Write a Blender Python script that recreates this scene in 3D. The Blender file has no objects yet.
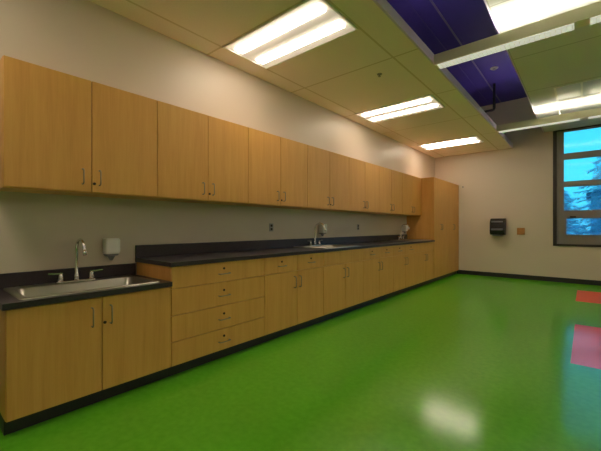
import bpy, bmesh, math, random
from mathutils import Vector, Matrix
R = math.radians
PI = math.pi
scene = bpy.context.scene
COL = scene.collection
random.seed(7)

# ------------------------------------------------------------------ materials
def new_mat(name):
    m = bpy.data.materials.new(name); m.use_nodes = True
    nt = m.node_tree
    return m, nt, nt.nodes['Principled BSDF']

def srgb(r, g, b):
    f = lambda c: c / 12.92 if c <= 0.04045 else ((c + 0.055) / 1.055) ** 2.4
    return (f(r / 255), f(g / 255), f(b / 255), 1)

def simple(name, col, rough=0.5, metal=0.0, ior=1.5, noise=0.0, nscale=40, bump=0.0):
    m, nt, b = new_mat(name)
    b.inputs['Base Color'].default_value = col
    b.inputs['Roughness'].default_value = rough
    b.inputs['Metallic'].default_value = metal
    b.inputs['IOR'].default_value = ior
    if noise or bump:
        tc = nt.nodes.new('ShaderNodeTexCoord')
        n = nt.nodes.new('ShaderNodeTexNoise'); n.inputs['Scale'].default_value = nscale
        n.inputs['Detail'].default_value = 4
        nt.links.new(tc.outputs['Object'], n.inputs['Vector'])
        if noise:
            r = nt.nodes.new('ShaderNodeValToRGB')
            r.color_ramp.elements[0].position = 0.3; r.color_ramp.elements[1].position = 0.7
            c = Vector(col[:3])
            r.color_ramp.elements[0].color = (*(c * (1 - noise)), 1)
            r.color_ramp.elements[1].color = (*(c * (1 + noise)), 1)
            nt.links.new(n.outputs['Fac'], r.inputs['Fac'])
            nt.links.new(r.outputs['Color'], b.inputs['Base Color'])
        if bump:
            bp = nt.nodes.new('ShaderNodeBump'); bp.inputs['Strength'].default_value = bump
            bp.inputs['Distance'].default_value = 0.002
            nt.links.new(n.outputs['Fac'], bp.inputs['Height'])
            nt.links.new(bp.outputs['Normal'], b.inputs['Normal'])
    return m

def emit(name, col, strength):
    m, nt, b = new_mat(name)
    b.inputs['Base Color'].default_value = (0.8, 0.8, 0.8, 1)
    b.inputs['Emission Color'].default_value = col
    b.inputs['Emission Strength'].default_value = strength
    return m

def wood_mat(name, c0, c1, c2):
    m, nt, b = new_mat(name)
    L = nt.links.new
    tc = nt.nodes.new('ShaderNodeTexCoord')
    oi = nt.nodes.new('ShaderNodeObjectInfo')
    mul = nt.nodes.new('ShaderNodeMath'); mul.operation = 'MULTIPLY'; mul.inputs[1].default_value = 37.0
    L(oi.outputs['Random'], mul.inputs[0])
    comb = nt.nodes.new('ShaderNodeCombineXYZ')
    for i in range(3): L(mul.outputs[0], comb.inputs[i])
    add = nt.nodes.new('ShaderNodeVectorMath'); add.operation = 'ADD'
    L(tc.outputs['Object'], add.inputs[0]); L(comb.outputs[0], add.inputs[1])
    mp = nt.nodes.new('ShaderNodeMapping'); mp.inputs['Scale'].default_value = (16, 16, 1.1)
    L(add.outputs[0], mp.inputs['Vector'])
    n1 = nt.nodes.new('ShaderNodeTexNoise'); n1.inputs['Scale'].default_value = 1.0
    n1.inputs['Detail'].default_value = 5; n1.inputs['Roughness'].default_value = 0.62
    n1.inputs['Distortion'].default_value = 0.4
    L(mp.outputs[0], n1.inputs['Vector'])
    mp2 = nt.nodes.new('ShaderNodeMapping'); mp2.inputs['Scale'].default_value = (130, 130, 5)
    L(add.outputs[0], mp2.inputs['Vector'])
    n2 = nt.nodes.new('ShaderNodeTexNoise'); n2.inputs['Scale'].default_value = 1.0
    L(mp2.outputs[0], n2.inputs['Vector'])
    mx = nt.nodes.new('ShaderNodeMix'); mx.data_type = 'FLOAT'; mx.inputs[0].default_value = 0.3
    L(n1.outputs['Fac'], mx.inputs[2]); L(n2.outputs['Fac'], mx.inputs[3])
    rp = nt.nodes.new('ShaderNodeValToRGB')
    rp.color_ramp.elements[0].position = 0.28; rp.color_ramp.elements[0].color = c0
    rp.color_ramp.elements[1].position = 0.72; rp.color_ramp.elements[1].color = c2
    e = rp.color_ramp.elements.new(0.5); e.color = c1
    L(mx.outputs[0], rp.inputs['Fac']); L(rp.outputs['Color'], b.inputs['Base Color'])
    b.inputs['Roughness'].default_value = 0.42
    b.inputs['Specular IOR Level'].default_value = 0.35
    return m

def grid_mat(name, col, line, ox, px, oy, py, w, rough=0.9):
    """flat tiles with thin seams every px along X and py along Y"""
    m, nt, b = new_mat(name)
    L = nt.links.new
    tc = nt.nodes.new('ShaderNodeTexCoord')
    sep = nt.nodes.new('ShaderNodeSeparateXYZ'); L(tc.outputs['Object'], sep.inputs[0])
    def seam(out, off, pitch):
        a = nt.nodes.new('ShaderNodeMath'); a.operation = 'SUBTRACT'; a.inputs[1].default_value = off
        L(out, a.inputs[0])
        p = nt.nodes.new('ShaderNodeMath'); p.operation = 'PINGPONG'; p.inputs[1].default_value = pitch / 2
        L(a.outputs[0], p.inputs[0])
        l = nt.nodes.new('ShaderNodeMath'); l.operation = 'LESS_THAN'; l.inputs[1].default_value = w / 2
        L(p.outputs[0], l.inputs[0])
        return l
    a = seam(sep.outputs[0], ox, px); c = seam(sep.outputs[1], oy, py)
    mx = nt.nodes.new('ShaderNodeMath'); mx.operation = 'MAXIMUM'
    L(a.outputs[0], mx.inputs[0]); L(c.outputs[0], mx.inputs[1])
    n = nt.nodes.new('ShaderNodeTexNoise'); n.inputs['Scale'].default_value = 60; L(tc.outputs['Object'], n.inputs['Vector'])
    rp = nt.nodes.new('ShaderNodeValToRGB')
    k = Vector(col[:3])
    rp.color_ramp.elements[0].color = (*(k * 0.95), 1); rp.color_ramp.elements[1].color = (*(k * 1.04), 1)
    L(n.outputs['Fac'], rp.inputs['Fac'])
    mix = nt.nodes.new('ShaderNodeMix'); mix.data_type = 'RGBA'
    L(mx.outputs[0], mix.inputs[0]); L(rp.outputs['Color'], mix.inputs[6]); mix.inputs[7].default_value = line
    L(mix.outputs[2], b.inputs['Base Color'])
    b.inputs['Roughness'].default_value = rough
    return m

def floor_mat():
    m, nt, b = new_mat('green_vinyl_floor')
    L = nt.links.new
    tc = nt.nodes.new('ShaderNodeTexCoord')
    sep = nt.nodes.new('ShaderNodeSeparateXYZ'); L(tc.outputs['Object'], sep.inputs[0])
    n = nt.nodes.new('ShaderNodeTexNoise'); n.inputs['Scale'].default_value = 24; n.inputs['Detail'].default_value = 2
    n.inputs['Roughness'].default_value = 0.5
    L(tc.outputs['Object'], n.inputs['Vector'])
    rp = nt.nodes.new('ShaderNodeValToRGB')
    rp.color_ramp.elements[0].position = 0.32; rp.color_ramp.elements[0].color = FLOOR_A
    rp.color_ramp.elements[1].position = 0.68; rp.color_ramp.elements[1].color = FLOOR_B
    L(n.outputs['Fac'], rp.inputs['Fac'])
    def inside(out, lo, hi):
        a = nt.nodes.new('ShaderNodeMath'); a.operation = 'GREATER_THAN'; a.inputs[1].default_value = lo
        c = nt.nodes.new('ShaderNodeMath'); c.operation = 'LESS_THAN'; c.inputs[1].default_value = hi
        L(out, a.inputs[0]); L(out, c.inputs[0])
        d = nt.nodes.new('ShaderNodeMath'); d.operation = 'MULTIPLY'
        L(a.outputs[0], d.inputs[0]); L(c.outputs[0], d.inputs[1])
        return d.outputs[0]
    tot = None
    for (x0, x1, y0, y1) in ((-0.13, 1.09, 6.93, 8.14), (-0.105, 1.09, 3.74, 5.28)):
        mm = nt.nodes.new('ShaderNodeMath'); mm.operation = 'MULTIPLY'
        L(inside(sep.outputs[0], x0, x1), mm.inputs[0]); L(inside(sep.outputs[1], y0, y1), mm.inputs[1])
        if tot is None: tot = mm.outputs[0]
        else:
            ad = nt.nodes.new('ShaderNodeMath'); ad.operation = 'ADD'
            L(tot, ad.inputs[0]); L(mm.outputs[0], ad.inputs[1]); tot = ad.outputs[0]
    mix = nt.nodes.new('ShaderNodeMix'); mix.data_type = 'RGBA'
    L(tot, mix.inputs[0]); L(rp.outputs['Color'], mix.inputs[6]); mix.inputs[7].default_value = FLOOR_RED
    nt.nodes.remove(b)
    df = nt.nodes.new('ShaderNodeBsdfDiffuse'); L(mix.outputs[2], df.inputs['Color'])
    gl = nt.nodes.new('ShaderNodeBsdfGlossy'); gl.inputs['Roughness'].default_value = 0.15
    fr = nt.nodes.new('ShaderNodeFresnel'); fr.inputs['IOR'].default_value = 1.72
    mn = nt.nodes.new('ShaderNodeMath'); mn.operation = 'MINIMUM'; mn.inputs[1].default_value = 0.31
    L(fr.outputs[0], mn.inputs[0])
    ms = nt.nodes.new('ShaderNodeMixShader')
    L(mn.outputs[0], ms.inputs[0]); L(df.outputs[0], ms.inputs[1]); L(gl.outputs[0], ms.inputs[2])
    L(ms.outputs[0], nt.nodes['Material Output'].inputs['Surface'])
    return m

def glass_mat():
    m, nt, b = new_mat('window_glass')
    nt.nodes.remove(b)
    out = nt.nodes['Material Output']
    t = nt.nodes.new('ShaderNodeBsdfTransparent'); t.inputs[0].default_value = (0.93, 0.97, 0.98, 1)
    g = nt.nodes.new('ShaderNodeBsdfGlossy'); g.inputs['Roughness'].default_value = 0.02
    f = nt.nodes.new('ShaderNodeFresnel'); f.inputs['IOR'].default_value = 1.45
    mx = nt.nodes.new('ShaderNodeMixShader')
    nt.links.new(f.outputs[0], mx.inputs[0]); nt.links.new(t.outputs[0], mx.inputs[1]); nt.links.new(g.outputs[0], mx.inputs[2])
    nt.links.new(mx.outputs[0], out.inputs['Surface'])
    return m

# tunables
FLOOR_A = (0.093, 0.385, 0.016, 1)
FLOOR_B = (0.113, 0.425, 0.021, 1)
FLOOR_RED = (0.88, 0.09, 0.045, 1)
LAMP = (1.0, 0.84, 0.65, 1)
TROFFER = 10.8
UPLIGHT = 30.0
LOUVER = 0.34
SKY = 0.98
EXPOSURE = 0.58

M = {}
M['wood'] = wood_mat('maple_veneer', (0.62, 0.295, 0.070, 1), (0.70, 0.348, 0.090, 1), (0.75, 0.39, 0.112, 1))
M['counter'] = simple('black_laminate', (0.028, 0.021, 0.028, 1), 0.32, ior=1.5, noise=0.25, nscale=120)
M['kick'] = simple('black_vinyl_base', (0.010, 0.010, 0.011, 1), 0.5)
M['wall'] = simple('cream_wall_paint', (0.64, 0.545, 0.455, 1), 0.42, bump=0.08, nscale=160)
M['ceil'] = grid_mat('ceiling_tile', (0.86, 0.77, 0.73, 1), (0.64, 0.54, 0.44, 1), -2.81, 1.23, 2.08, 0.66 * 2, 0.022)
M['cloud'] = grid_mat('suspended_panel_tile', (0.66, 0.66, 0.66, 1), (0.44, 0.44, 0.42, 1), -0.70, 1.22, 4.88, 1.31, 0.02)
M['deck'] = simple('purple_deck_paint', (0.052, 0.032, 0.29, 1), 0.6, noise=0.1, nscale=3)
M['conduit'] = simple('purple_conduit_paint', (0.15, 0.12, 0.28, 1), 0.5)
M['trim'] = simple('grey_edge_trim', (0.66, 0.57, 0.85, 1), 0.5)
M['floor'] = floor_mat()
M['steel'] = simple('stainless_steel', (0.50, 0.47, 0.43, 1), 0.30, 1.0)
M['chrome'] = simple('chrome', (0.72, 0.70, 0.68, 1), 0.12, 1.0)
M['pull'] = simple('brushed_nickel', (0.34, 0.29, 0.22, 1), 0.38, 1.0)
M['lock'] = simple('dark_bronze', (0.05, 0.035, 0.022, 1), 0.45, 0.7)
M['reflector'] = emit('reflector_added_glow', (1.0, 0.80, 0.66, 1), 0.20)  # no lamp: weak emission stands in for lens light bouncing off the wings
M['white'] = simple('white_enamel', (0.78, 0.77, 0.72, 1), 0.4)
M['ventpanel'] = simple('vent_panel_grey', (0.50, 0.52, 0.54, 1), 0.3)
M['white_plastic'] = simple('white_plastic', (0.88, 0.87, 0.86, 1), 0.35)
M['grey_plastic'] = simple('grey_plastic', (0.22, 0.21, 0.22, 1), 0.4)
M['black'] = simple('black_plastic', (0.010, 0.010, 0.011, 1), 0.22)
M['smoke'] = simple('smoked_plastic', (0.16, 0.16, 0.18, 1), 0.2)
M['blackpipe'] = simple('black_pipe_paint', (0.006, 0.006, 0.008, 1), 0.5)
M['plaque'] = simple('orange_brown_plate', (0.42, 0.19, 0.05, 1), 0.5, noise=0.15, nscale=60)
M['outlet'] = simple('grey_outlet_plate', (0.33, 0.32, 0.30, 1), 0.45)
M['body'] = simple('pale_olive_metal', (0.74, 0.69, 0.50, 1), 0.5)
M['bronze'] = simple('dark_bronze_frame', (0.022, 0.017, 0.014, 1), 0.5)
M['frame'] = simple('grey_aluminium_frame', (0.19, 0.175, 0.155, 1), 0.45)
M['glass'] = glass_mat()
M['lens'] = emit('lamp_lens', LAMP, TROFFER)
M['up'] = emit('uplight_lens', (1.0, 0.92, 0.74, 1), UPLIGHT)
M['louver'] = emit('louver_lens', (1.0, 0.98, 0.86, 1), LOUVER)
M['needle'] = simple('frosted_conifer_needles', (0.50, 0.50, 0.58, 1), 0.8, noise=0.5, nscale=3)
M['bark'] = simple('conifer_bark', (0.09, 0.07, 0.06, 1), 0.9, noise=0.3, nscale=12)
M['snow'] = simple('pale_ground', (0.34, 0.37, 0.40, 1), 0.8, noise=0.2, nscale=1)
M['facade'] = simple('pale_facade', (0.42, 0.44, 0.46, 1), 0.8, noise=0.08, nscale=6)
M['roofing'] = simple('dark_roofing', (0.12, 0.12, 0.14, 1), 0.8)

# ------------------------------------------------------------------ mesh helpers
def box(bm, x0, x1, y0, y1, z0, z1, bev=0.0):
    vs = [bm.verts.new(p) for p in ((x0, y0, z0), (x1, y0, z0), (x1, y1, z0), (x0, y1, z0),
                                     (x0, y0, z1), (x1, y0, z1), (x1, y1, z1), (x0, y1, z1))]
    fs = [bm.faces.new([vs[i] for i in f]) for f in ((0, 3, 2, 1), (4, 5, 6, 7), (0, 1, 5, 4), (1, 2, 6, 5), (2, 3, 7, 6), (3, 0, 4, 7))]
    if bev:
        es = list({e for f in fs for e in f.edges})
        bmesh.ops.bevel(bm, geom=es, offset=bev, segments=2, affect='EDGES', profile=0.5)

def tube(bm, pts, r, n=10, cap=True):
    pts = [Vector(p) for p in pts]
    rs = r if isinstance(r, (list, tuple)) else [r] * len(pts)
    rings = []; up = None
    for i, p in enumerate(pts):
        d = (pts[min(i + 1, len(pts) - 1)] - pts[max(i - 1, 0)]).normalized()
        if up is None:
            up = Vector((0, 0, 1)) if abs(d.z) < 0.9 else Vector((0, 1, 0))
        s = d.cross(up).normalized(); up = s.cross(d).normalized()
        rings.append([bm.verts.new(p + (s * math.cos(2 * PI * k / n) + up * math.sin(2 * PI * k / n)) * rs[i]) for k in range(n)])
    for a, b in zip(rings, rings[1:]):
        for k in range(n):
            f = bm.faces.new((a[k], a[(k + 1) % n], b[(k + 1) % n], b[k])); f.smooth = True
    if cap:
        bm.faces.new(rings[0][::-1]); bm.faces.new(rings[-1])

def rrect(cx, cy, hx, hy, rad, z, n=5):
    rad = min(rad, hx * 0.98, hy * 0.98)
    out = []
    for (sx, sy, a0) in ((1, 1, 0), (-1, 1, 90), (-1, -1, 180), (1, -1, 270)):
        for k in range(n + 1):
            a = R(a0 + 90 * k / n)
            out.append((cx + sx * (hx - rad) + rad * math.cos(a), cy + sy * (hy - rad) + rad * math.sin(a), z))
    return out

def loft(bm, rings, cap0=False, cap1=True, smooth=True):
    rv = [[bm.verts.new(p) for p in r] for r in rings]
    for a, b in zip(rv, rv[1:]):
        n = len(a)
        for k in range(n):
            f = bm.faces.new((a[k], a[(k + 1) % n], b[(k + 1) % n], b[k])); f.smooth = smooth
    if cap0: bm.faces.new(rv[0][::-1])
    if cap1: bm.faces.new(rv[-1])

def prism(bm, prof, axis, a0, a1):
    """closed profile (2-D list) extruded along an axis: 'y' takes (x,z), 'x' takes (y,z)"""
    def P(u, v, w): return (u, w, v) if axis == 'y' else (w, u, v)
    A = [bm.verts.new(P(u, v, a0)) for u, v in prof]; B = [bm.verts.new(P(u, v, a1)) for u, v in prof]
    n = len(prof)
    for k in range(n): bm.faces.new((A[k], A[(k + 1) % n], B[(k + 1) % n], B[k]))
    bm.faces.new(A[::-1]); bm.faces.new(B)

def slab(bm, us, vs, w0, w1, skip=(), plane='xy'):
    """slab of grid cells with some cells left open; plane 'xy' (w=z) or 'xz' (w=y)"""
    def P(u, v, w): return (u, v, w) if plane == 'xy' else (u, w, v)
    V = {}
    def vert(i, j, k):
        if (i, j, k) not in V: V[(i, j, k)] = bm.verts.new(P(us[i], vs[j], (w0, w1)[k]))
        return V[(i, j, k)]
    nu, nv = len(us) - 1, len(vs) - 1
    full = lambda i, j: 0 <= i < nu and 0 <= j < nv and (i, j) not in skip
    for i in range(nu):
        for j in range(nv):
            if not full(i, j): continue
            bm.faces.new([vert(i, j, 1), vert(i + 1, j, 1), vert(i + 1, j + 1, 1), vert(i, j + 1, 1)])
            bm.faces.new([vert(i, j, 0), vert(i, j + 1, 0), vert(i + 1, j + 1, 0), vert(i + 1, j, 0)])
            for (di, dj, a, b) in ((-1, 0, (i, j + 1), (i, j)), (1, 0, (i + 1, j), (i + 1, j + 1)), (0, -1, (i, j), (i + 1, j)), (0, 1, (i + 1, j + 1), (i, j + 1))):
                if not full(i + di, j + dj):
                    bm.faces.new([vert(*a, 0), vert(*b, 0), vert(*b, 1), vert(*a, 1)])

def tub(bm, x0, x1, y0, y1, z0, z1, t=0.018):
    o = [(x0, y0), (x1, y0), (x1, y1), (x0, y1)]; i = [(x0 + t, y0 + t), (x1 - t, y0 + t), (x1 - t, y1 - t), (x0 + t, y1 - t)]
    rings = [[(*p, z0) for p in o], [(*p, z1) for p in o], [(*p, z1) for p in i], [(*p, z0 + t) for p in i]]
    loft(bm, rings, cap0=True, cap1=True, smooth=False)

def obj(name, bm, mat, parent=None, at=None):
    """ONE mesh object; vertices are given in world coordinates, origin is moved to `at` or to the parent's base"""
    org = Vector(at) if at is not None else (Vector(parent['_org']) if parent is not None else Vector((0, 0, 0)))
    bmesh.ops.recalc_face_normals(bm, faces=bm.faces[:])
    bmesh.ops.translate(bm, verts=bm.verts[:], vec=-org)
    me = bpy.data.meshes.new(name); bm.to_mesh(me); bm.free()
    o = bpy.data.objects.new(name, me); COL.objects.link(o)
    if mat is not None: me.materials.append(mat)
    if parent is not None:
        o.parent = parent
        o.location = org - Vector(parent['_org'])
    else:
        o.location = org
    o['_org'] = tuple(org)
    return o

def tag(o, label, cat, group=None):
    o['label'] = label; o['category'] = cat
    if group: o['group'] = group
    return o

def thing(name, label, cat, org, group=None):
    o = bpy.data.objects.new(name, None); COL.objects.link(o)
    o.location = org; o['_org'] = tuple(org); o.empty_display_size = 0.1
    return tag(o, label, cat, group)

def struct(name, bm, mat, parent=None):
    o = obj(name, bm, mat, parent)
    if parent is None: o['kind'] = 'structure'
    return o

def dup(root, loc, label, group=None):
    r = root.copy(); COL.objects.link(r); r.location = loc; r['label'] = label
    if group: r['group'] = group
    for ch in list(root.children):
        c = ch.copy(); COL.objects.link(c); c.parent = r
        for g in list(ch.children):
            d = g.copy(); COL.objects.link(d); d.parent = c
    return r

B = bmesh.new

# ------------------------------------------------------------------ measures (metres; camera above the origin)
XW = -3.05          # wall behind the cabinets
XF = -2.45          # base cabinet fronts
XU = -2.72          # wall cabinet fronts
YE = 9.07           # end wall
XR, YB = 4.6, -3.2  # right wall, wall behind the camera
ZD, ZC, ZP = 4.10, 3.00, 3.25   # painted deck, tiled ceiling strip, suspended panel
YS = [0.367, 1.342, 2.337, 3.325, 4.303, 5.28, 6.26, 7.24]   # cabinet module lines

# ------------------------------------------------------------------ room shell
bm = B(); box(bm, XW - .15, XR + .15, YB - .15, YE + .15, -0.12, 0); struct('floor', bm, M['floor'])
bm = B(); box(bm, XW - .15, XW, YB - .15, YE + .15, 0, ZD); struct('wall_left', bm, M['wall'])
bm = B(); box(bm, XR, XR + .15, YB - .15, YE + .15, 0, ZD); struct('wall_right', bm, M['wall'])
bm = B(); box(bm, XW, XR, YB - .15, YB, 0, ZD); struct('wall_front', bm, M['wall'])
WX0, WX1, WZ0, WZ1 = -0.548, 2.35, 0.775, 3.245
bm = B(); slab(bm, [XW, WX0, WX1, XR], [0, WZ0, WZ1, ZD], YE, YE + .15, skip={(1, 1)}, plane='xz'); struct('wall_back', bm, M['wall'])
bm = B(); box(bm, XW - .15, XR + .15, YB - .15, YE + .15, ZD, ZD + .15); struct('ceiling_deck', bm, M['deck'])
XS = -1.31
bm = B(); box(bm, XW, XS, YB, YE, ZC, ZC + .03); struct('ceiling', bm, M['ceil'])
bm = B(); box(bm, XS, XS + .02, YB, YE, ZC, ZC + .10); struct('trim_1', bm, M['trim'])
bm = B(); box(bm, 3.32, XR, YB, YE, ZC, ZC + .03); struct('ceiling_right', bm, M['ceil'])
bm = B(); box(bm, 3.30, 3.32, YB, YE, ZC, ZC + .10); struct('trim_3', bm, M['trim'])
bm = B(); box(bm, -0.70, 2.7, YB, YE, ZP, ZP + .03); struct('ceiling_panel', bm, M['cloud'])
bm = B(); box(bm, -0.715, -0.70, YB, YE, ZP, ZP + .06); struct('trim_2', bm, M['trim'])
bm = B(); box(bm, XF - .06, XR, YE - .008, YE, 0, 0.10); struct('baseboard_back', bm, M['kick'])
bm = B(); box(bm, XR - .008, XR, YB, YE - .01, 0, 0.10); struct('baseboard_right', bm, M['kick'])
bm = B(); box(bm, XW, XW + .008, YB, YS[0] - .01, 0, 0.10); struct('baseboard_left', bm, M['kick'])

# window in the end wall
w = bpy.data.objects.new('window_1', None); COL.objects.link(w)
w['_org'] = ((WX0 + WX1) / 2, YE, WZ0); w.location = w['_org']; w['kind'] = 'structure'
bm = B(); slab(bm, [WX0, WX0 + .065, WX1 - .065, WX1], [WZ0, WZ0 + .045, WZ1 - .02, WZ1], YE - .02, YE + .10, skip={(1, 1)}, plane='xz')
obj('window_casing', bm, M['bronze'], w)
gx = [WX0 + .065, WX0 + .185, 0.84, 0.96, WX1 - .185, WX1 - .065]
gz = [WZ0 + .045, 0.985, 1.395, 1.53, 2.03, 2.147, 2.61, 2.74, 3.20, WZ1 - .02]
bm = B(); slab(bm, gx, gz, YE + .02, YE + .08, skip={(i, j) for i in (1, 3) for j in (1, 3, 5, 7)}, plane='xz')
obj('window_frame', bm, M['frame'], w)
for i in (1, 3):
    bm = B(); slab(bm, [gx[i], gx[i] + .04, gx[i + 1] - .04, gx[i + 1]], [gz[1], gz[1] + .035, gz[2] - .035, gz[2]], YE + .005, YE + .05, skip={(1, 1)}, plane='xz')
    s = obj('sash', bm, M['frame'], w)
    bm = B(); box(bm, gx[i] + .10, gx[i] + .20, YE - .025, YE + .005, gz[2] - .02, gz[2] + .015, .004)
    obj('latch', bm, M['lock'], s)
    for j in (1, 3, 5, 7):
        bm = B(); box(bm, gx[i], gx[i + 1], YE + .046, YE + .054, gz[j], gz[j + 1])
        obj('pane', bm, M['glass'], w)

# ------------------------------------------------------------------ cabinets
def add_pull_v(x, y, z0, z1, parent):
    bm = B(); d = 0.032; r = 0.0045
    tube(bm, [(x - .001, y, z0), (x + d * .75, y, z0), (x + d, y, z0 + d * .3), (x + d, y, z1 - d * .3), (x + d * .75, y, z1), (x - .001, y, z1)], r, 8)
    return obj('handle', bm, M['pull'], parent)

def add_pull_h(x, y0, y1, z, parent):
    bm = B(); d = 0.030; r = 0.0045
    tube(bm, [(x - .001, y0, z), (x + d * .75, y0, z), (x + d, y0 + d * .3, z), (x + d, y1 - d * .3, z), (x + d * .75, y1, z), (x - .001, y1, z)], r, 8)
    return obj('handle', bm, M['pull'], parent)

def add_lock(x, y, z, parent):
    bm = B(); tube(bm, [(x - .001, y, z), (x + .006, y, z), (x + .008, y, z)], [0.010, 0.010, 0.007], 12)
    return obj('lock', bm, M['lock'], parent)

G = 0.0055   # gap round doors and drawers
def door(x, y0, y1, z0, z1, parent, hy, hz, lock=None):
    bm = B(); box(bm, x - .02, x, y0, y1, z0, z1, 0.0015)
    d = obj('door', bm, M['wood'], parent)
    add_pull_v(x, hy, hz[0], hz[1], d)
    if lock: add_lock(x, lock[0], lock[1], d)
    return d

def drawer(x, y0, y1, z0, z1, parent, handle=True):
    bm = B(); box(bm, x - .02, x, y0, y1, z0, z1, 0.0015)
    d = obj('drawer' if handle else 'false_front', bm, M['wood'], parent)
    if handle:
        ym = (y0 + y1) / 2; zm = (z0 + z1) / 2
        add_pull_h(x, ym - .055, ym + .055, zm - .015, d)
        add_lock(x, ym, zm + .03, d)
    return d

def pair(x, y0, y1, z0, z1, parent, hz, lock_z=None, off=0.05):
    ym = (y0 + y1) / 2
    door(x, y0 + G / 2, ym - G / 2, z0, z1, parent, ym - off, hz)
    door(x, ym + G / 2, y1 - G / 2, z0, z1, parent, ym + off - .012, hz, (ym + .016, lock_z) if lock_z else None)

def toe(y0, y1, parent):
    bm = B(); box(bm, XW + .02, XF - .06, y0 + .001, y1 - .001, 0.0, 0.092)
    obj('toe_kick', bm, M['kick'], parent)

def base(y0, y1, ztop, label, kind, name='base_cabinet', group='base cabinets along the wall'):
    t = thing(name, label, 'cabinet', ((XW + XF) / 2, (y0 + y1) / 2, 0), group)
    a, b = y0 + .001, y1 - .001
    bm = B()
    if 'sink' in kind: tub(bm, XW + .001, XF - .022, a, b, 0.092, ztop)
    else: box(bm, XW + .001, XF - .022, a, b, 0.092, ztop)
    obj('body', bm, M['wood'], t)
    toe(y0, y1, t)
    zt = ztop - .006
    if kind == 'low sink':
        pair(XF, y0, y1, 0.096, zt, t, (0.535, 0.655), 0.545, 0.062)
    elif kind == 'drawers':
        cuts = [0.096, 0.285, 0.490, 0.700, ztop - .003 + G]
        for c0, c1 in zip(cuts, cuts[1:]): drawer(XF, y0 + G / 2, y1 - G / 2, c0, c1 - G, t)
    elif kind == 'sink':
        drawer(XF, y0 + G / 2, y1 - G / 2, 0.700, ztop - .003, t, handle=False)
        pair(XF, y0, y1, 0.096, 0.700 - G, t, (0.515, 0.635))
    else:
        ym = (y0 + y1) / 2
        drawer(XF, y0 + G / 2, ym - G / 2, 0.700, ztop - .003, t)
        drawer(XF, ym + G / 2, y1 - G / 2, 0.700, ztop - .003, t)
        pair(XF, y0, y1, 0.096, 0.700 - G, t, (0.515, 0.635))
    return t

ZL, ZH = 0.722, 0.872        # undersides of the low and the high worktop
base(YS[0], YS[1], ZL, 'low maple sink cabinet with two doors at the near end of the run', 'low sink')
base(YS[1], YS[2], ZH, 'maple base cabinet with a stack of four drawers beside the low sink', 'drawers')
base(YS[2], YS[3], ZH, 'maple base cabinet with drawers over doors beside the four-drawer cabinet', 'doors')
base(YS[3], YS[4], ZH, 'maple base cabinet with two doors below the middle sink', 'sink')
base(YS[4], YS[5], ZH, 'maple base cabinet with drawers over doors just past the middle sink', 'doors')
base(YS[5], YS[6], ZH, 'maple base cabinet with drawers over doors just before the far sink', 'doors')
base(YS[6], YS[7], ZH, 'maple base cabinet below the far sink touching the tall cabinets', 'sink')

# tall cabinets
ZT = 2.235
for (y0, y1, lab) in ((YS[7], 8.145, 'full-height maple cabinet with exposed side panel at the end of the worktop'),
                      (8.145, 9.05, 'full-height maple cabinet tucked against the end wall')):
    t = thing('tall_cabinet', lab, 'cabinet', ((XW + XF) / 2, (y0 + y1) / 2, 0), 'tall cabinets at the far end')
    bm = B(); box(bm, XW + .001, XF - .022, y0 + .001, y1 - .001, 0.092, ZT); obj('body', bm, M['wood'], t)
    toe(y0, y1, t)
    pair(XF, y0, y1, 0.096, ZT - .003, t, (1.12, 1.24), None, 0.045)

# wall cabinets
YUS = [0.395, 1.366, 2.355, 3.345, 4.335, 5.30, 6.27, 7.24]
ulabels = ['maple wall cabinet at the near end above the low sink',
           'maple wall cabinet above the four-drawer base cabinet',
           'maple wall cabinet third from the near end, between drawer stack and middle sink',
           'maple wall cabinet above the middle sink faucet',
           'maple wall cabinet just past the middle sink, fifth from the near end',
           'maple wall cabinet second from the tall cabinets',
           'maple wall cabinet touching the tall cabinet above the far sink']
for k in range(7):
    y0, y1 = YUS[k], YUS[k + 1]
    t = thing('wall_cabinet', ulabels[k], 'cabinet', ((XW + XU) / 2, (y0 + y1) / 2, 1.43), 'wall cabinets above the worktop')
    bm = B(); box(bm, XW + .001, XU - .022, y0 + .001, y1 - .001, 1.425, ZT); obj('body', bm, M['wood'], t)
    pair(XU, y0, y1, 1.432, ZT - .002, t, (1.485, 1.59), 1.493, 0.06)

# ------------------------------------------------------------------ worktops
SX0, SX1 = -3.018, -2.475    # sink rim
def sink_span(yc): return yc - .395, yc + .395
YC1, YC2, YC3 = (YS[0] + YS[1]) / 2, (YS[3] + YS[4]) / 2, (YS[6] + YS[7]) / 2
HX0, HX1 = -2.955, -2.515
t = thing('countertop', 'lower black worktop carrying the near sink', 'countertop', (XW, YC1, ZL), 'black worktops')
bm = B(); slab(bm, [XW + .001, HX0, HX1, XF + .02], [YS[0] - .018, YC1 - .39, YC1 + .39, YS[1] - .001], ZL, ZL + .036, skip={(1, 1)})
obj('worktop', bm, M['counter'], t)
bm = B(); box(bm, XW + .001, XW + .021, YS[0] - .018, YS[1] - .014, ZL + .036, ZL + .140, .002); obj('backsplash', bm, M['counter'], t)
t = thing('countertop', 'long higher black worktop with upstand running to the tall cabinets', 'countertop', (XW, 4.3, ZH), 'black worktops')
bm = B(); slab(bm, [XW + .001, HX0, HX1, XF + .02], [YS[1] - .012, YC2 - .39, YC2 + .39, YC3 - .39, YC3 + .39, YS[7] - .002], ZH, ZH + .034, skip={(1, 1), (1, 3)})
obj('worktop', bm, M['counter'], t)
bm = B(); box(bm, XW + .001, XW + .021, YS[1] - .012, YS[7] - .002, ZH + .034, ZH + .146, .002); obj('backsplash', bm, M['counter'], t)

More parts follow.
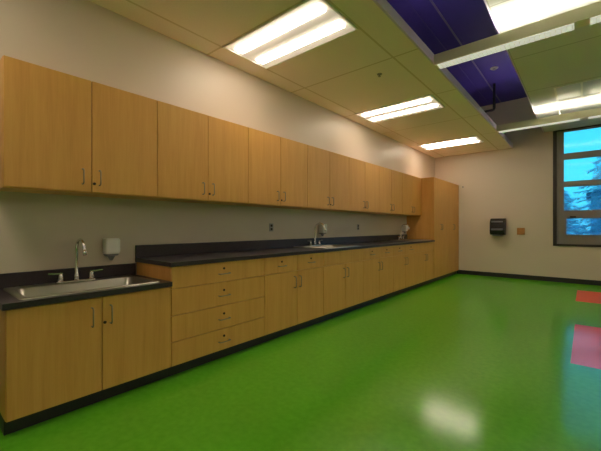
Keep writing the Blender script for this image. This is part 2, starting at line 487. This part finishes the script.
# ------------------------------------------------------------------ sinks, faucets, soap dispensers
def make_sink(yc, zt):
    t = thing('sink', 'wide stainless drop-in sink in the lower worktop', 'sink', ((SX0 + SX1) / 2, yc, zt), 'stainless sinks')
    cx = (SX0 + SX1) / 2; hx = (SX1 - SX0) / 2; hy = .42
    bx = cx + .03; bh = hx - .075; by = hy - .045
    bm = B()
    loft(bm, [rrect(cx, yc, hx, hy, .03, zt + .0005), rrect(cx, yc, hx, hy, .03, zt + .006), rrect(cx, yc, hx - .008, hy - .008, .025, zt + .009),
              rrect(bx, yc, bh + .012, by + .012, .06, zt + .008), rrect(bx, yc, bh, by, .055, zt + .001), rrect(bx, yc, bh - .012, by - .012, .055, zt - .13),
              rrect(bx, yc, bh - .04, by - .04, .05, zt - .155), rrect(bx, yc, .05, .05, .049, zt - .160)], cap1=True)
    obj('basin', bm, M['steel'], t)
    bm = B(); tube(bm, [(bx, yc, zt - .1605), (bx, yc, zt - .156), (bx, yc, zt - .154)], [.045, .045, .03], 20); obj('drain', bm, M['chrome'], t)
    return t

def make_faucet(yc, zt):
    x = SX0 + .055; z = zt + .0085
    t = thing('faucet', 'chrome gooseneck faucet on the near low sink', 'faucet', (x, yc, z), 'gooseneck faucets')
    bm = B(); loft(bm, [rrect(x, yc, .028, .135, .027, z), rrect(x, yc, .028, .135, .027, z + .008), rrect(x, yc, .022, .128, .021, z + .013)], cap0=True); obj('base_plate', bm, M['chrome'], t)
    bm = B()
    pts = [(x, yc, z + .012), (x, yc, z + .05)]; rs = [.020, .017]
    pts += [(x, yc, z + .055), (x, yc, z + .12), (x, yc, z + .235)]; rs += [.012, .0105, .0105]
    ra = .085
    for k in range(1, 15):
        a = PI - R(165) * k / 14
        pts.append((x + ra + ra * math.cos(a), yc, z + .235 + ra * math.sin(a))); rs.append(.0105)
    e = Vector(pts[-1]); d = (e - Vector(pts[-2])).normalized()
    pts += [tuple(e + d * .02), tuple(e + d * .022), tuple(e + d * .05)]; rs += [.0105, .014, .013]
    tube(bm, pts, rs, 12); sp = obj('spout', bm, M['chrome'], t)
    for s in (-1, 1):
        y = yc + s * .102
        bm = B(); tube(bm, [(x, y, z + .01), (x, y, z + .045), (x, y, z + .055), (x, y, z + .068)], [.021, .018, .014, .012], 14)
        h = obj('valve', bm, M['chrome'], t)
        bm = B(); loft(bm, [[(x - .009, y - s * .012, z + .062), (x + .009, y - s * .012, z + .062), (x + .009, y - s * .012, z + .074), (x - .009, y - s * .012, z + .074)],
                            [(x - .007, y + s * .04, z + .066), (x + .007, y + s * .04, z + .066), (x + .007, y + s * .04, z + .075), (x - .007, y + s * .04, z + .075)],
                            [(x - .010, y + s * .078, z + .070), (x + .010, y + s * .078, z + .070), (x + .010, y + s * .078, z + .078), (x - .010, y + s * .078, z + .078)]], cap0=True, smooth=False)
        obj('lever', bm, M['chrome'], h)
    return t

def make_soap(yc, zb):
    t = thing('soap_dispenser', 'white wall soap dispenser beside the near low sink faucet', 'soap dispenser', (XW, yc, zb), 'wall soap dispensers')
    bm = B(); loft(bm, [rrect(XW + .046, yc, .045, .050, .018, zb + .055), rrect(XW + .05, yc, .049, .056, .02, zb + .075), rrect(XW + .05, yc, .049, .056, .02, zb + .165), rrect(XW + .046, yc, .044, .050, .018, zb + .182)], cap0=True)
    obj('housing', bm, M['white_plastic'], t)
    bm = B(); loft(bm, [rrect(XW + .04, yc, .038, .045, .015, zb + .038), rrect(XW + .046, yc, .045, .050, .018, zb + .0548)], cap0=True); obj('push_bar', bm, M['grey_plastic'], t)
    bm = B(); loft(bm, [rrect(XW + .045, yc, .010, .010, .009, zb), rrect(XW + .045, yc, .026, .030, .02, zb + .0378)], cap0=True); obj('nozzle', bm, M['grey_plastic'], t)
    return t

zl, zh = ZL + .036, ZH + .034
s = make_sink(YC1, zl)
for yc, lab in ((YC2, 'stainless drop-in sink halfway along the long worktop'), (YC3, 'stainless drop-in sink at the far end of the long worktop')):
    dup(s, (s.location.x, yc, zh), lab)
f = make_faucet(YC1, zl)
for yc, lab in ((YC2, 'small chrome gooseneck faucet halfway along the long worktop'), (YC3, 'distant chrome gooseneck faucet next to the tall cabinets')):
    dup(f, (f.location.x, yc, f.location.z + zh - zl), lab)
sd = make_soap(YC1 + .262, 0.905)
for yc, lab in ((YC2 + .24, 'white wall soap dispenser beside the middle sink faucet'), (YC3 + .30, 'white wall soap dispenser close to the tall cabinet side')):
    dup(sd, (XW, yc, 1.04), lab)

# ------------------------------------------------------------------ wall fittings
def make_outlet(yc, zc, lab):
    t = thing('outlet', lab, 'outlet', (XW, yc, zc - .057), 'wall outlets above the upstand')
    bm = B(); box(bm, XW + .0005, XW + .007, yc - .036, yc + .036, zc - .05, zc + .05, .002); obj('cover_plate', bm, M['outlet'], t)
    for s in (-1, 1):
        bm = B(); box(bm, XW + .0072, XW + .010, yc - .016, yc + .016, zc + s * .022 - .014, zc + s * .022 + .014, .001); obj('socket', bm, M['lock'], t)
make_outlet(3.02, 1.175, 'grey wall outlet before the middle sink')
make_outlet(5.15, 1.178, 'grey wall outlet past the middle sink')

t = thing('paper_towel_dispenser', 'black paper towel dispenser on the end wall', 'paper towel dispenser', (-1.59, YE, 0.97))
prof = [(YE - .001, 1.0), (YE - .17, 1.0), (YE - .205, 1.03), (YE - .215, 1.10), (YE - .205, 1.25), (YE - .18, 1.33), (YE - .12, 1.375), (YE - .001, 1.385)]
bm = B(); prism(bm, prof, 'x', -1.722, -1.422)
bmesh.ops.bevel(bm, geom=bm.edges[:], offset=.006, segments=2, affect='EDGES'); obj('housing', bm, M['black'], t)
bm = B(); box(bm, -1.69, -1.455, YE - .224, YE - .21, 1.105, 1.145, .003); obj('window_strip', bm, M['smoke'], t)
bm = B(); box(bm, -1.69, -1.455, YE - .20, YE - .185, 1.285, 1.32, .003); obj('lock_strip', bm, M['smoke'], t)
bm = B(); box(bm, -1.675, -1.47, YE - .17, YE - .03, .965, .999, .004); obj('chute', bm, M['grey_plastic'], t)
t = thing('wall_plate', 'small square orange-brown plate on the end wall', 'wall plate', (-1.13, YE, 1.0))
bm = B(); box(bm, -1.208, -1.056, YE - .012, YE - .0005, 1.005, 1.16, .003); obj('panel', bm, M['plaque'], t)
t = thing('wall_hook', 'tiny dark knob on the end wall above the tall cabinets', 'hook', (-2.36, YE, 2.18))
bm = B(); tube(bm, [(-2.355, YE - .0005, 2.18), (-2.355, YE - .008, 2.18)], .02, 12); obj('rose', bm, M['outlet'], t)
bm = B(); tube(bm, [(-2.355, YE - .0078, 2.18), (-2.355, YE - .03, 2.18), (-2.355, YE - .036, 2.185)], [.008, .01, .006], 10); obj('peg', bm, M['lock'], t)

# ------------------------------------------------------------------ ceiling fittings
def make_troffer(y0):
    x0, x1, y1 = -2.80, -1.59, y0 + .61
    t = thing('ceiling_light', 'large-looking recessed two-lamp ceiling light above the drawer stack', 'ceiling light', ((x0 + x1) / 2, (y0 + y1) / 2, ZC), 'recessed ceiling lights')
    w_ = y1 - y0
    zt = ZC - .001
    bm = B()
    slab(bm, [x0, x0 + .018, x1 - .018, x1], [y0, y0 + .015, y1 - .015, y1], zt - .012, zt, skip={(1, 1)})
    obj('frame', bm, M['white'], t)
    # reflector with a centre ridge, sitting just inside the frame
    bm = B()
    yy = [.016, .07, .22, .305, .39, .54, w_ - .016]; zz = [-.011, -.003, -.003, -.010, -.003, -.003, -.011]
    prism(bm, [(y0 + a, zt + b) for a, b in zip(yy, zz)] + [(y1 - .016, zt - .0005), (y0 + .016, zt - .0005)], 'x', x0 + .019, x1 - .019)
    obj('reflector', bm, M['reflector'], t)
    for c in (.15, .44):
        bm = B(); prism(bm, [(y0 + c - .056, zt - .0035), (y0 + c - .05, zt - .018), (y0 + c, zt - .024), (y0 + c + .05, zt - .018), (y0 + c + .056, zt - .0035)], 'x', x0 + .075, x1 - .075)
        obj('lamp_lens', bm, M['lens'], t)
    return t
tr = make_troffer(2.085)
ly = tr.location.y
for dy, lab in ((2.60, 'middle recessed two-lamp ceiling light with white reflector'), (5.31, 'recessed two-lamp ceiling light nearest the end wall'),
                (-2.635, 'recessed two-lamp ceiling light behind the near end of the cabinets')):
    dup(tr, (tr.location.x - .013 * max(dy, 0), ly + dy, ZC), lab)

for k, lab in enumerate(('added unseen fill light on the window side of the room, by the end wall', 'added unseen fill light on the window side, second from the end wall',
                         'added unseen fill light on the window side, third from the end wall', 'added unseen fill light on the window side, fourth from the end wall')):
    dup(tr, (3.95, ly + 5.31 - 2.64 * k, ZC), lab)  # out-of-view row added as fill to brighten the cabinet fronts

def make_bar(y0):
    x0, x1 = XS + .022, 3.2
    t = thing('pendant_light', 'pale olive linear pendant light crossing the middle of the purple slot', 'pendant light', ((x0 + x1) / 2, y0 + .065, 2.965), 'linear pendant lights')
    bm = B(); prism(bm, [(y0, 2.972), (y0 + .13, 2.972), (y0 + .13, 3.085), (y0 + .118, 3.085), (y0 + .118, 3.055), (y0 + .012, 3.055), (y0 + .012, 3.085), (y0, 3.085)], 'x', x0, x1); obj('body', bm, M['body'], t)
    k = 0; xs = x0 + .035
    while xs + 1.17 < x1:
        bm = B(); box(bm, xs, xs + 1.17, y0 + .008, y0 + .122, 2.962, 2.9715)
        lv = obj('louver', bm, M['louver'], t)
        bm = B()
        for i in range(29):
            xx = xs + .04 * (i + 1); box(bm, xx - .002, xx + .002, y0 + .012, y0 + .118, 2.957, 2.9618)
        obj('blade_set', bm, M['white'], lv)
        bm = B(); box(bm, xs + .02, xs + 1.15, y0 + .03, y0 + .10, 3.0552, 3.064); obj('uplight', bm, M['up'], t)
        xs += 1.28
    for hx in (-.35, 1.3, 2.9):
        bm = B(); tube(bm, [(hx, y0 + .124, 3.07), (hx, y0 + .115, ZP)], .004, 8); obj('hanger', bm, M['white'], t)
    return t
b1 = make_bar(3.80)
dup(b1, (b1.location.x, b1.location.y + 3.40, b1.location.z), 'linear pendant light crossing just in front of the window')
dup(b1, (b1.location.x, b1.location.y - 3.40, b1.location.z), 'added unseen linear fill light overhead, above the low sink end of the room')  # extra bar out of view, added to lift the light on the cabinets

# sprinkler heads, pipe, conduits, vent
def sprinkler(x, y, z, lab, mat, r):
    t = thing('ceiling_sprinkler', lab, 'sprinkler', (x, y, z), 'sprinkler heads')
    bm = B(); tube(bm, [(x, y, z - .0005), (x, y, z - .006), (x, y, z - .009)], [r, r, r * .7], 18); obj('escutcheon', bm, mat, t)
    bm = B(); tube(bm, [(x, y, z - .0088), (x, y, z - .028), (x, y, z - .029), (x, y, z - .032)], [r * .3, r * .22, r * .55, r * .55], 12); obj('deflector', bm, M['outlet'], t)
sprinkler(-1.876, 3.665, ZC, 'small dark sprinkler head in the tiled ceiling between the lights', M['outlet'], .03)
sprinkler(-1.29, 7.02, ZD, 'pale round sprinkler head on the purple ceiling', M['white'], .068)
bm = B(); tube(bm, [(-1.433, 7.8, ZD), (-1.433, 7.8, 3.60), (-1.445, 7.8, 3.578), (-1.47, 7.8, 3.57), (-2.6, 7.8, 3.57)], .026, 12); tag(obj('ceiling_pipe', bm, M['blackpipe']), 'black pipe dropping from the purple ceiling and turning behind the tiled ceiling', 'pipe')
for x, lab, r in ((-1.52, 'pale purple conduit along the middle of the purple ceiling', .013), (-1.76, 'thin purple conduit close to the tiled ceiling edge', .007)):
    bm = B(); tube(bm, [(x, YB + .01, ZD - r), (x, 9.0, ZD - r)], r, 8)
    tag(obj('ceiling_conduit', bm, M['conduit'] if r > .01 else M['deck'], at=(x, 0, ZD)), lab, 'conduit', 'purple ceiling conduits')
t = thing('ceiling_vent', 'square air vent in the suspended ceiling panel near the window', 'vent', (-0.05, 6.6, ZP))
bm = B(); slab(bm, [-.37, -.345, -.062, -.038, .245, .27], [6.24, 6.265, 6.925, 6.95], ZP - .010, ZP - .0005, skip={(1, 1), (3, 1)}); obj('frame', bm, M['white'], t)
for x0 in (-.344, -.037):
    bm = B(); box(bm, x0, x0 + .281, 6.266, 6.924, ZP - .004, ZP - .0005); obj('panel', bm, M['ventpanel'], t)
# ------------------------------------------------------------------ outside
bm = B(); box(bm, -40, 60, YE + .16, 90, -1.2, -1.0); o = obj('ground', bm, M['snow']); o['kind'] = 'structure'
def conifer(x, y, h, rad, lab, seed):
    rnd = random.Random(seed)
    t = thing('conifer_tree', lab, 'tree', (x, y, -1.0), 'conifers outside the window')
    bm = B(); tube(bm, [(x, y, -1.0), (x, y, -1 + h * .5), (x, y, -1 + h * .97)], [.16, .10, .02], 8); obj('trunk', bm, M['bark'], t)
    bm = B()
    nb = int(h * 34)
    for i in range(nb):
        u = i / nb; z = -1 + h * (.05 + .94 * u); L = rad * (1 - u) ** .75 * rnd.uniform(.6, 1.1) + .15
        a = i * 2.39996 + rnd.uniform(-.3, .3); ca, sa = math.cos(a), math.sin(a)
        m = max(5, int(L * 13)); droop = rnd.uniform(.12, .30)
        for k in range(m):
            s = (k + .6) / m; r = L * s; zz = z - droop * L * s * s + .05 * L * s
            c = Vector((x + ca * r, y + sa * r, zz))
            for sd in (-1, 1, 0):
                ln = (.10 + .20 * (1 - s * .7)) * rnd.uniform(.6, 1.4)
                out = Vector((-sa * sd + ca * .7, ca * sd + sa * .7, rnd.uniform(-.8, .35))).normalized() * ln
                wv = Vector((ca, sa, rnd.uniform(-.6, .6))) * .022
                vs = [bm.verts.new(c - wv), bm.verts.new(c + wv), bm.verts.new(c + out + wv * .3), bm.verts.new(c + out - wv * .3 + Vector((0, 0, -.012)))]
                bm.faces.new(vs)
    obj('foliage', bm, M['needle'], t)
conifer(0.95, 19.5, 6.0, 2.3, 'tallest frosted conifer outside the window with drooping boughs', 3)
conifer(-1.1, 24.0, 4.3, 2.0, 'lower conifer seen at the window edge by the wall', 5)
conifer(4.6, 23.0, 5.2, 1.9, 'conifer standing furthest from the cabinets outside the window', 9)
conifer(1.5, 26.5, 4.6, 2.3, 'conifer standing behind the tallest one outside the window', 12)
t = thing('house', 'pale flat-fronted house beyond the conifers outside', 'house', (5.0, 42, -1.0))
bm = B(); box(bm, 0.35, 11.0, 40, 48, -1.0, 4.1); obj('wall', bm, M['facade'], t)
bm = B(); prism(bm, [(0.0, 4.1), (11.4, 4.1), (11.4, 4.25), (5.7, 5.6), (0.0, 4.25)], 'y', 39.6, 48.4); obj('roof', bm, M['roofing'], t)

# ------------------------------------------------------------------ sky
wd = bpy.data.worlds.new('dusk_sky'); scene.world = wd; wd.use_nodes = True
nt = wd.node_tree; bg = nt.nodes['Background']
tc = nt.nodes.new('ShaderNodeTexCoord'); sep = nt.nodes.new('ShaderNodeSeparateXYZ')
nt.links.new(tc.outputs['Generated'], sep.inputs[0])
rp = nt.nodes.new('ShaderNodeValToRGB')
rp.color_ramp.elements[0].position = 0.0; rp.color_ramp.elements[0].color = (0.075, 0.58, 0.96, 1)
rp.color_ramp.elements[1].position = 0.6; rp.color_ramp.elements[1].color = (0.03, 0.40, 0.95, 1)
e = rp.color_ramp.elements.new(0.12); e.color = (0.06, 0.66, 1.0, 1)
nt.links.new(sep.outputs[2], rp.inputs['Fac']); nt.links.new(rp.outputs['Color'], bg.inputs['Color'])
bg.inputs['Strength'].default_value = SKY

# ------------------------------------------------------------------ camera, render look
cam = bpy.data.cameras.new('camera'); co = bpy.data.objects.new('camera', cam); COL.objects.link(co)
co.location = (0, 0, 1.18); co.rotation_euler = (R(90), 0, R(40.3))
cam.sensor_width = 36; cam.lens = 36 * 337 / 601; cam.shift_y = 1.5 / 601
cam.clip_start = 0.02; cam.clip_end = 300
scene.camera = co
vs = scene.view_settings
scene.display_settings.display_device = 'sRGB'
vs.view_transform = 'Standard'; vs.look = 'None'; vs.gamma = 1; vs.use_curve_mapping = False
vs.exposure = EXPOSURE
scene.cycles.use_denoising = True
scene.cycles.max_bounces = 10; scene.cycles.diffuse_bounces = 6
scene.cycles.sample_clamp_indirect = 6
for o in scene.objects:
    if '_org' in o.keys(): del o['_org']
